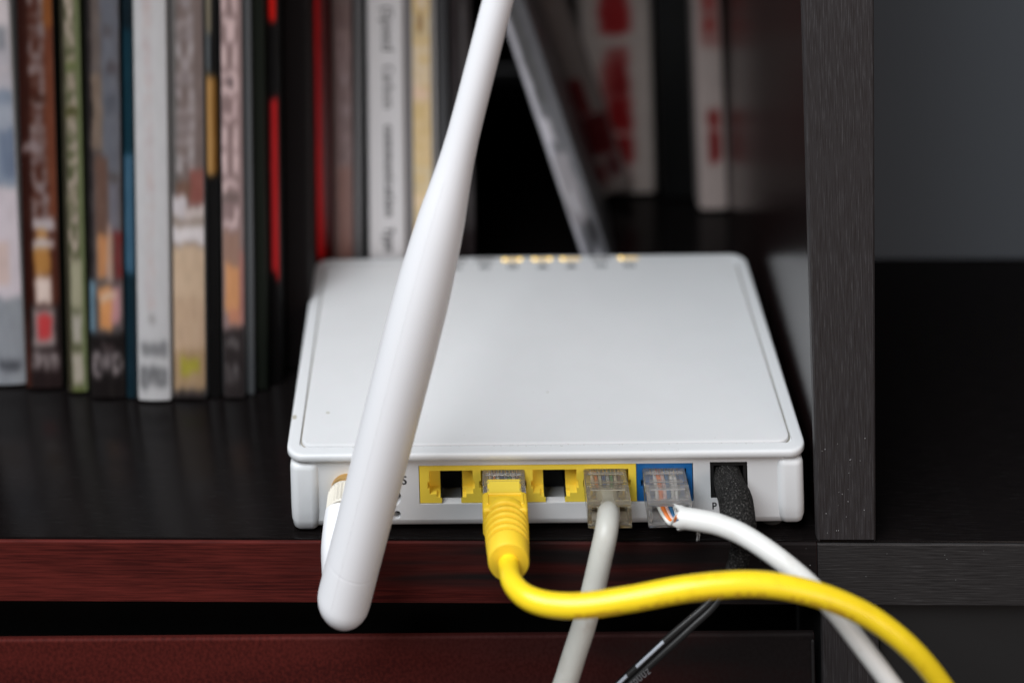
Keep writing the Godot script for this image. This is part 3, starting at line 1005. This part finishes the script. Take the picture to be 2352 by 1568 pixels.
func icon(st: SurfaceTool, k: int, c: Vector3) -> void:
	# little outlined pictograms printed on the lid: screen, plug, globe
	var rows := [[-1.6, 0.8, 1.6, 1.4], [-1.6, -1.2, 1.6, -0.7], [-1.6, -0.7, -1.0, 0.8], [1.0, -0.7, 1.6, 0.8], [-0.3, -0.7, 0.3, 0.8]]
	if k in [3, 4]:
		rows = [[-2.0, 0.9, 2.0, 1.5], [-1.2, 0.1, 1.2, 0.9], [-0.6, -1.0, 0.6, 0.1]]
	elif k in [5, 6]:
		rows = [[-1.9, -1.0, -1.3, 1.0], [-0.6, -1.0, 0.0, 1.0], [0.8, -1.0, 1.4, 1.0], [-1.9, 1.0, 1.9, 1.5]]
	for r in rows:
		var n := Vector3.UP
		quad(st, [c + Vector3(r[0], 0, r[1]), c + Vector3(r[2], 0, r[1]), c + Vector3(r[2], 0, r[3]), c + Vector3(r[0], 0, r[3])], [n, n, n, n])


func socket(called: String, t: Node3D, x0: float, w: float, count: int, m: Material) -> void:
	var block := CSGBox3D.new()
	block.name = called
	block.size = Vector3(w, 10.0, 12) * K
	var mid := Vector3(x0 + w * 0.5, 13.0, -7.55)
	block.position = mid * K
	block.material = m
	t.add_child(block)
	var pitch := 14.0
	var first := x0 + w * 0.5 - pitch * (count - 1) * 0.5
	for k in count:
		var cx := first + pitch * k + (0.3 if count > 1 else 0.0)
		for h in [[0.0, 0.55, 11.8, 6.3, -3.2, m], [0.0, -0.2, 12.8, 2.0, -2.2, m], [0.0, 0.0, 6.0, 7.2, -10.5, M.dark], [0.0, -3.8, 5.2, 3.6, -10.5, M.dark], [0.0, -2.9, 8.0, 1.2, -2.0, m]]:
			var c := CSGBox3D.new()
			c.operation = CSGShape3D.OPERATION_SUBTRACTION
			var d: float = -h[4]
			c.size = Vector3(h[2], h[3], d + 2.0) * K
			c.position = (Vector3(cx + h[0], 13.0 + h[1], -1.55 - d * 0.5 + 1.0) - mid) * K
			c.material = h[5]
			block.add_child(c)


func build_antenna() -> void:
	var t := router
	var base := Vector3(-53.8, 11.8, -1.4)
	var st := mb()
	lathe(st, looking(base, Vector3(0, 0, 1)), [[0, 0.0], [0, 4.5], [1.6, 4.5], [1.8, 4.2], [1.8, 0.0]], 32)
	var ring_part := part("antenna_socket", st, M.brass, t)
	st = mb()
	lathe(st, looking(base + Vector3(-0.2, -0.4, 1.5), Vector3(-0.02, -0.12, 1)), [[0, 0.0], [0, 4.4], [0.4, 4.85], [1.0, 5.05], [6.4, 5.05], [6.9, 4.7], [7.0, 0.0]], 64, 0.42, 0.5, 6.6)
	var a := Node3D.new()
	a.name = "antenna"
	t.add_child(a)
	part("collar", st, M.cream, a)
	# hinge block between collar and the paddle
	st = mb()
	var hp := smooth_path([base + Vector3(-0.4, -0.8, 8.0), base + Vector3(-0.6, -2.5, 11.0), base + Vector3(-0.8, -6.0, 14.5), base + Vector3(-0.2, -11.5, 17.5)], 6)
	var hr := []
	for k in hp.size():
		hr.append(lerpf(5.1, 5.6, float(k) / hp.size()))
	tube(st, hp, hr, 24)
	part("hinge", st, M.antenna, a)
	# paddle: from its foot to the tip beyond the frame
	var back := Transform3D(router.transform.basis, router.transform.origin / K).affine_inverse()
	var foot := back * at(790, 1374, 22)
	var tip := back * at(1149, -20, 28)
	var dir := (tip - foot).normalized()
	st = mb()
	var prof := []
	for k in 9:
		var an := PI * 0.5 * k / 8.0
		prof.append([-6.4 * cos(an), 6.85 * sin(an)])
	for e in [[1.0, 6.87], [9.5, 6.88], [9.85, 6.88], [9.95, 6.85], [10.05, 6.88], [10.4, 6.88], [14.7, 6.9], [31.4, 7.0], [48.0, 7.15], [64.7, 7.22], [81.0, 7.1], [87.0, 6.9], [92.5, 6.62], [98.0, 6.3], [103.7, 5.92], [109.5, 5.3], [114.7, 4.78], [120.0, 4.35], [125.9, 4.08], [134.0, 3.96], [148.0, 3.9], [165.0, 3.85], [186.0, 3.7]]:
		prof.append(e)
	prof.append([187.4, 2.6])
	prof.append([187.8, 0.0])
	lathe(st, looking(foot, dir, Vector3(0, 0, 1)), prof, 48)
	part("paddle", st, M.antenna, a)
	# mould line along the paddle
	st = mb()
	var pf := looking(foot, dir, Vector3(0, 0, 1))
	for sgn in [-1.0, 1.0]:
		var line := PackedVector3Array()
		for e in prof:
			if e[0] >= 0.0 and e[0] < 120.0 and (e[0] < 9.5 or e[0] > 10.3):
				var an := deg_to_rad(62.0 if sgn > 0 else -118.0)
				line.append(pf * Vector3(cos(an) * (e[1] - 0.06), sin(an) * (e[1] - 0.06), e[0]))
		tube(st, line, [0.11], 8)
	part("mould_line", st, M.antenna, a)


# ------------------------------------------------------------------ cables
func plug(t: Node3D, cx: float, z0: float, z1: float, m: Material, wires: Array, drop := 0.0) -> Node3D:
	# clear modular plug: long body with a step down towards the cord end
	var st := mb()
	var zf := -1.0
	var tilt := Transform3D(Basis(Vector3(1, 0, 0), drop), Vector3(cx, 13.55, 0))
	var split := minf(z1, 4.6)
	slab(st, tilt, 11.5, 6.5, 0.5, bevels(z0, split, 0.45, 2), 3)
	if z1 > split + 1.0:
		# open sleeve round the cord
		for e in [[0.0, 2.75, 11.5, 1.0], [0.0, -2.75, 11.5, 1.0], [-5.2, 0.0, 1.1, 4.45], [5.2, 0.0, 1.1, 4.45]]:
			slab(st, tilt * Transform3D(Basis(), Vector3(e[0], e[1], 0)), e[2], e[3], 0.25, bevels(split + 0.02, z1, 0.25, 2), 2)
	var body := part("plug", st, m, t)
	st = mb()
	# ridges on the upper side
	for e in [[1.2, 9.6, 0.9], [4.4, 8.8, 1.0], [7.4, 9.2, 0.8]]:
		if zf + e[0] + e[2] < z1:
			slab(st, tilt * Transform3D(Basis(), Vector3(0, 3.46, 0)), e[1], 0.4, 0.15, bevels(zf + e[0], zf + e[0] + e[2], 0.1, 1), 2)
	part("ridge", st, m, body)
	st = mb()
	for k in 8:
		slab(st, tilt * Transform3D(Basis(), Vector3((k - 3.5) * 1.02, 1.9, 0)), 0.35, 1.6, 0.1, [[z0 + 0.6, 0.0], [zf + 0.6, 0.0]], 1)
	part("contacts", st, M.contact, body)
	for k in wires.size():
		st = mb()
		var x := (k - 3.5) * 1.02
		tube(st, PackedVector3Array([tilt * Vector3(x, 0.6, z0 + 1.0), tilt * Vector3(x, 0.6, zf + 3.0), tilt * Vector3(x * 0.85, 0.4, zf + 5.4)]), [0.42], 8)
		part("wire", st, mat(wires[k], 0.4), body)
	return body


const COLORS := [[0.6, 0.5, 0.4], [0.7, 0.22, 0.03], [0.55, 0.58, 0.5], [0.05, 0.12, 0.4], [0.5, 0.55, 0.65], [0.06, 0.25, 0.08], [0.55, 0.5, 0.45], [0.2, 0.09, 0.05]]


func pair_colors() -> Array:
	var out := []
	for c in COLORS:
		out.append(lin(c[0], c[1], c[2]))
	return out


func build_yellow_cable() -> void:
	var t := thing("network_cable", "yellow network cable with ribbed boot curving across the front", "cable", Vector3.ZERO, "network cables plugged into the router")
	var cx := -11.4
	var roll := Transform3D(router.transform.basis, router.transform.origin / K)
	var hold := Node3D.new()
	hold.name = "connector"
	t.add_child(hold)
	hold.transform = router.transform
	plug(hold, cx, -9.0, 8.2, M.clear, pair_colors())
	var st := mb()
	# yellow tongue of the boot inside the clear body
	slab(st, Transform3D(Basis(), Vector3(cx, 15.2, 0)), 9.0, 3.7, 0.4, bevels(2.4, 9.0, 0.3, 2), 3)
	slab(st, Transform3D(Basis(), Vector3(cx, 17.1, 0)), 8.2, 0.3, 0.1, bevels(3.6, 9.0, 0.1, 1), 3)
	part("boot_tongue", st, M.yellow, hold)
	st = mb()
	slab(st, Transform3D(Basis(), Vector3(cx, 13.5, 0)), 11.9, 7.6, 1.0, bevels(7.6, 14.4, 0.7, 3), 4)
	part("boot_head", st, M.boot_yellow, hold)
	st = mb()
	for e in [[-4.6, 0.0, 0.7, 4.6], [4.6, 0.0, 0.7, 4.6]]:
		slab(st, Transform3D(Basis(), Vector3(cx + e[0], 17.35, 0)), e[2], 0.7, 0.2, bevels(8.6, 12.8, 0.2, 1), 2)
	slab(st, Transform3D(Basis(), Vector3(cx, 17.35, 0)), 9.6, 0.7, 0.2, bevels(8.3, 9.1, 0.2, 1), 2)
	part("boot_rim", st, M.boot_yellow, hold)
	st = mb()
	var dir := Vector3(0.02, -0.08, 1).normalized()
	var prof := [[-1.6, 0.0], [-1.6, 5.6], [0.3, 5.95]]
	for k in 5:
		var z := 0.6 + k * 1.85
		var r := 5.85 - k * 0.09
		prof.append_array([[z, r - 0.1], [z + 0.15, r - 0.8], [z + 0.6, r - 0.9], [z + 0.8, r - 0.2], [z + 1.2, r + 0.02], [z + 1.65, r - 0.02]])
	prof.append_array([[10.2, 5.35], [13.0, 5.25], [13.4, 5.05], [13.5, 4.7], [13.5, 0.0]])
	var neck := Vector3(cx + 0.1, 13.3, 13.2)
	lathe(st, looking(neck, dir), prof, 48)
	part("boot_relief", st, M.boot_yellow, hold)
	st = mb()
	var end := roll * (neck + dir * 11.5)
	var end2 := roll * (neck + dir * 15.5)
	var path := [end, end2, at(1177, 1338, 35), at(1208, 1370, 40), at(1264, 1388, 43), at(1342, 1390, 45), at(1450, 1375, 46), at(1590, 1350, 47), at(1740, 1341, 47), at(1870, 1363, 47), at(1990, 1412, 46), at(2085, 1482, 46), at(2160, 1568, 45), at(2226, 1680, 44), at(2280, 1850, 43)]
	tube(st, smooth_path(path, 12), [2.62], 28)
	var cord := part("cord", st, M.cord_yellow, t)
	st = mb()
	var sp := smooth_path(path, 12)
	rng.seed = 61
	for k in range(58, 118):
		if rng.randf() < 0.3:
			continue
		var tan := (sp[k + 1] - sp[k]).normalized()
		var out := (Vector3(0.0, -0.25, 1.0) - tan * Vector3(0.0, -0.25, 1.0).dot(tan)).normalized()
		var up := tan.cross(out)
		var c := sp[k] + out * 2.64
		var a := tan * rng.randf_range(0.3, 0.7)
		var b := up * rng.randf_range(0.5, 0.75)
		quad(st, [c - a - b, c + a - b, c + a + b, c - a + b], [out, out, out, out])
	var ink := part("lettering", st, mat(lin(0.66, 0.42, 0.02), 0.5), cord)
	ink.set_meta("kind", "stuff")


func build_grey_cable() -> void:
	var t := thing("network_cable", "thin grey network cable hanging straight down from fourth yellow port", "cable", Vector3.ZERO, "network cables plugged into the router")
	var cx := 15.9
	var roll := Transform3D(router.transform.basis, router.transform.origin / K)
	var hold := Node3D.new()
	hold.name = "connector"
	t.add_child(hold)
	hold.transform = router.transform
	plug(hold, cx, -9.0, 12.0, M.clear_old, pair_colors())
	var st := mb()
	var path := [roll * Vector3(cx - 0.2, 13.4, 5.5), roll * Vector3(cx - 0.1, 13.3, 10.0), at(1397, 1190, 15), at(1392, 1225, 19), at(1380, 1280, 21), at(1364, 1350, 22), at(1343, 1430, 23), at(1322, 1495, 24), at(1299, 1568, 25), at(1262, 1680, 26), at(1232, 1850, 28)]
	var pp := smooth_path(path, 10)
	tube(st, pp, [2.95], 24)
	part("cord", st, M.cord_grey, t)


func build_white_cable() -> void:
	var t := thing("network_cable", "white network cable with bare coloured wires at the blue port", "cable", Vector3.ZERO, "network cables plugged into the router")
	var cx := 31.7
	var roll := Transform3D(router.transform.basis, router.transform.origin / K)
	var hold := Node3D.new()
	hold.name = "connector"
	t.add_child(hold)
	hold.transform = router.transform
	plug(hold, cx, -9.0, 12.0, M.clear, [])
	# loose wires that leave the plug and bend into the jacket
	var cols := [[0.75, 0.75, 0.72], [0.85, 0.20, 0.015], [0.8, 0.55, 0.5], [0.03, 0.16, 0.35], [0.7, 0.7, 0.68], [0.75, 0.75, 0.74]]
	var jacket := at(1566, 1188, 17.5)
	for k in cols.size():
		var st := mb()
		var x := cx + (k - 2.5) * 1.05
		var p := [roll * Vector3(x, 13.9, -8), roll * Vector3(x, 13.9, 4.0), roll * Vector3(x, 13.2 - 0.1 * k, 8.5), roll * Vector3(lerpf(x, cx + 3.0, 0.45) , 11.6 + 0.1 * k, 12.2), jacket + Vector3(-0.6, 0.9 - 0.35 * k, 0.2 * k), jacket + Vector3(3.0, 0.3 - 0.15 * k, 0.6)]
		tube(st, smooth_path(p, 8), [0.5 if k != 1 else 0.62], 10)
		part("wire", st, mat(lin(cols[k][0], cols[k][1], cols[k][2]), 0.4), t)
	var st := mb()
	var path := [at(1572, 1190, 17.5), at(1612, 1196, 19), at(1655, 1206, 21), at(1710, 1230, 25), at(1780, 1276, 30), at(1855, 1338, 34), at(1920, 1406, 37), at(1978, 1480, 39), at(2045, 1568, 41), at(2130, 1690, 44), at(2210, 1850, 47)]
	tube(st, smooth_path(path, 10), [2.45], 24)
	var cord := part("cord", st, M.cord_white, t)
	# torn end of the jacket: open collar with ragged points
	st = mb()
	var a: Vector3 = path[0]
	var d: Vector3 = (path[0] - path[1]).normalized()
	var fr := looking(a, d, Vector3(0, 1, 0.3))
	var sides := 20
	var r2 := RandomNumberGenerator.new()
	r2.seed = 8
	var tipz := []
	for k in sides:
		tipz.append(0.4 + (1.9 if k % 5 == 1 else 0.9 if k % 3 == 0 else 0.2) + r2.randf_range(0, 0.4))
	for k in sides:
		var k2 := (k + 1) % sides
		var a0 := TAU * k / sides
		var a1 := TAU * k2 / sides
		for rr in [2.44, 2.05]:
			var n0 := fr.basis * Vector3(cos(a0), sin(a0), 0) * (1.0 if rr > 2.2 else -1.0)
			var n1 := fr.basis * Vector3(cos(a1), sin(a1), 0) * (1.0 if rr > 2.2 else -1.0)
			var flare0: float = rr * (1.0 + 0.13 * tipz[k])
			var flare1: float = rr * (1.0 + 0.13 * tipz[k2])
			quad(st, [fr * Vector3(cos(a0) * rr, sin(a0) * rr, -0.3), fr * Vector3(cos(a1) * rr, sin(a1) * rr, -0.3), fr * Vector3(cos(a1) * flare1, sin(a1) * flare1, tipz[k2]), fr * Vector3(cos(a0) * flare0, sin(a0) * flare0, tipz[k])], [n0, n1, n1, n0])
	part("torn_end", st, M.cord_white, cord)
	# frayed threads under the jacket
	st = mb()
	for k in 6:
		var b := at(1600 + r2.randf_range(0, 18), 1214, 18) + Vector3(0, 0.3, 0)
		var sway := r2.randf_range(-0.3, 1.0)
		var drop := r2.randf_range(1.4, 3.4)
		tube(st, smooth_path([b, b + Vector3(sway * 0.3, -drop * 0.5, 0.3), b + Vector3(sway * 1.6, -drop, 0.1)], 4), [0.06], 5)
	part("frayed_threads", st, mat(lin(0.7, 0.7, 0.7), 0.7), cord)


func build_power_cable() -> void:
	var t := thing("power_cable", "black power cable with dusty round plug bent downwards", "cable")
	var roll := Transform3D(router.transform.basis, router.transform.origin / K)
	var st := mb()
	var p := [roll * Vector3(49.0, 13.6, -6), roll * Vector3(49.0, 13.6, 2), at(1690, 1150, 9), at(1696, 1195, 14), at(1700, 1228, 15)]
	var pp := smooth_path(p, 8)
	var rr := []
	for k in pp.size():
		rr.append(lerpf(3.75, 4.55, minf(1.0, float(k) / 16.0)) if k < 27 else 4.55 - (k - 27) * 0.25)
	tube(st, pp, rr, 28)
	part("plug", st, M.dusty, t)
	st = mb()
	var q := [at(1702, 1205, 13), at(1704, 1250, 13), at(1697, 1285, 13.5), at(1682, 1318, 14)]
	tube(st, smooth_path(q, 8), [2.3], 18, 0.8)
	for k in 4:
		var c: Vector3 = (q[1] as Vector3).lerp(q[2], k / 3.0)
		var d: Vector3 = ((q[2] as Vector3) - (q[1] as Vector3)).normalized()
		lathe(st, looking(c, d, Vector3(0, 0, 1)), [[-0.6, 2.1], [-0.3, 2.7], [0.3, 2.7], [0.6, 2.1]], 18, 0, 0, 0, 0.8)
	part("strain_relief", st, M.dusty, t)
	# two cores side by side
	var line := [[1690, 1300], [1668, 1345], [1632, 1390], [1590, 1428], [1545, 1468], [1490, 1518], [1432, 1572], [1360, 1640], [1260, 1740]]
	for s in [0, 1]:
		st = mb()
		var path := []
		for k in line.size():
			var e: Array = line[k]
			var spread: float = [0.4, 0.7, 1.0, 1.1, 1.25, 1.2, 1.2, 1.2, 1.2][k]
			path.append(at(e[0], e[1], 14.0 + k * 0.7) + Vector3(0.47, -0.47, 0.22) * spread * (1.0 if s else -1.0))
		tube(st, smooth_path(path, 8), [0.82], 14)
		var core := part("core", st, M.cord_black, t)
		if s == 0:
			# pale stripe printed along the upper core
			for run in [[34, 44], [46, 64]]:
				var st2 := mb()
				var sp := smooth_path(path, 8)
				var line2 := PackedVector3Array()
				for k in range(run[0], run[1]):
					line2.append(sp[k] + Vector3(-0.22, 0.33, 0.49))
				tube(st2, line2, [0.42], 10)
				part("stripe", st2, mat(lin(0.42, 0.46, 0.52), 0.4), core)
		else:
			var sp := smooth_path(path, 8)
			var mid: Vector3 = sp[44]
			var d: Vector3 = (sp[50] - sp[38]).normalized()
			text_on(core, "lettering", "S5880UUZ", 9.5, mid + Vector3(-1.0, -1.0, 0.9), atan2(d.y, d.x) + PI, mat(lin(0.16, 0.16, 0.17), 0.5), true)
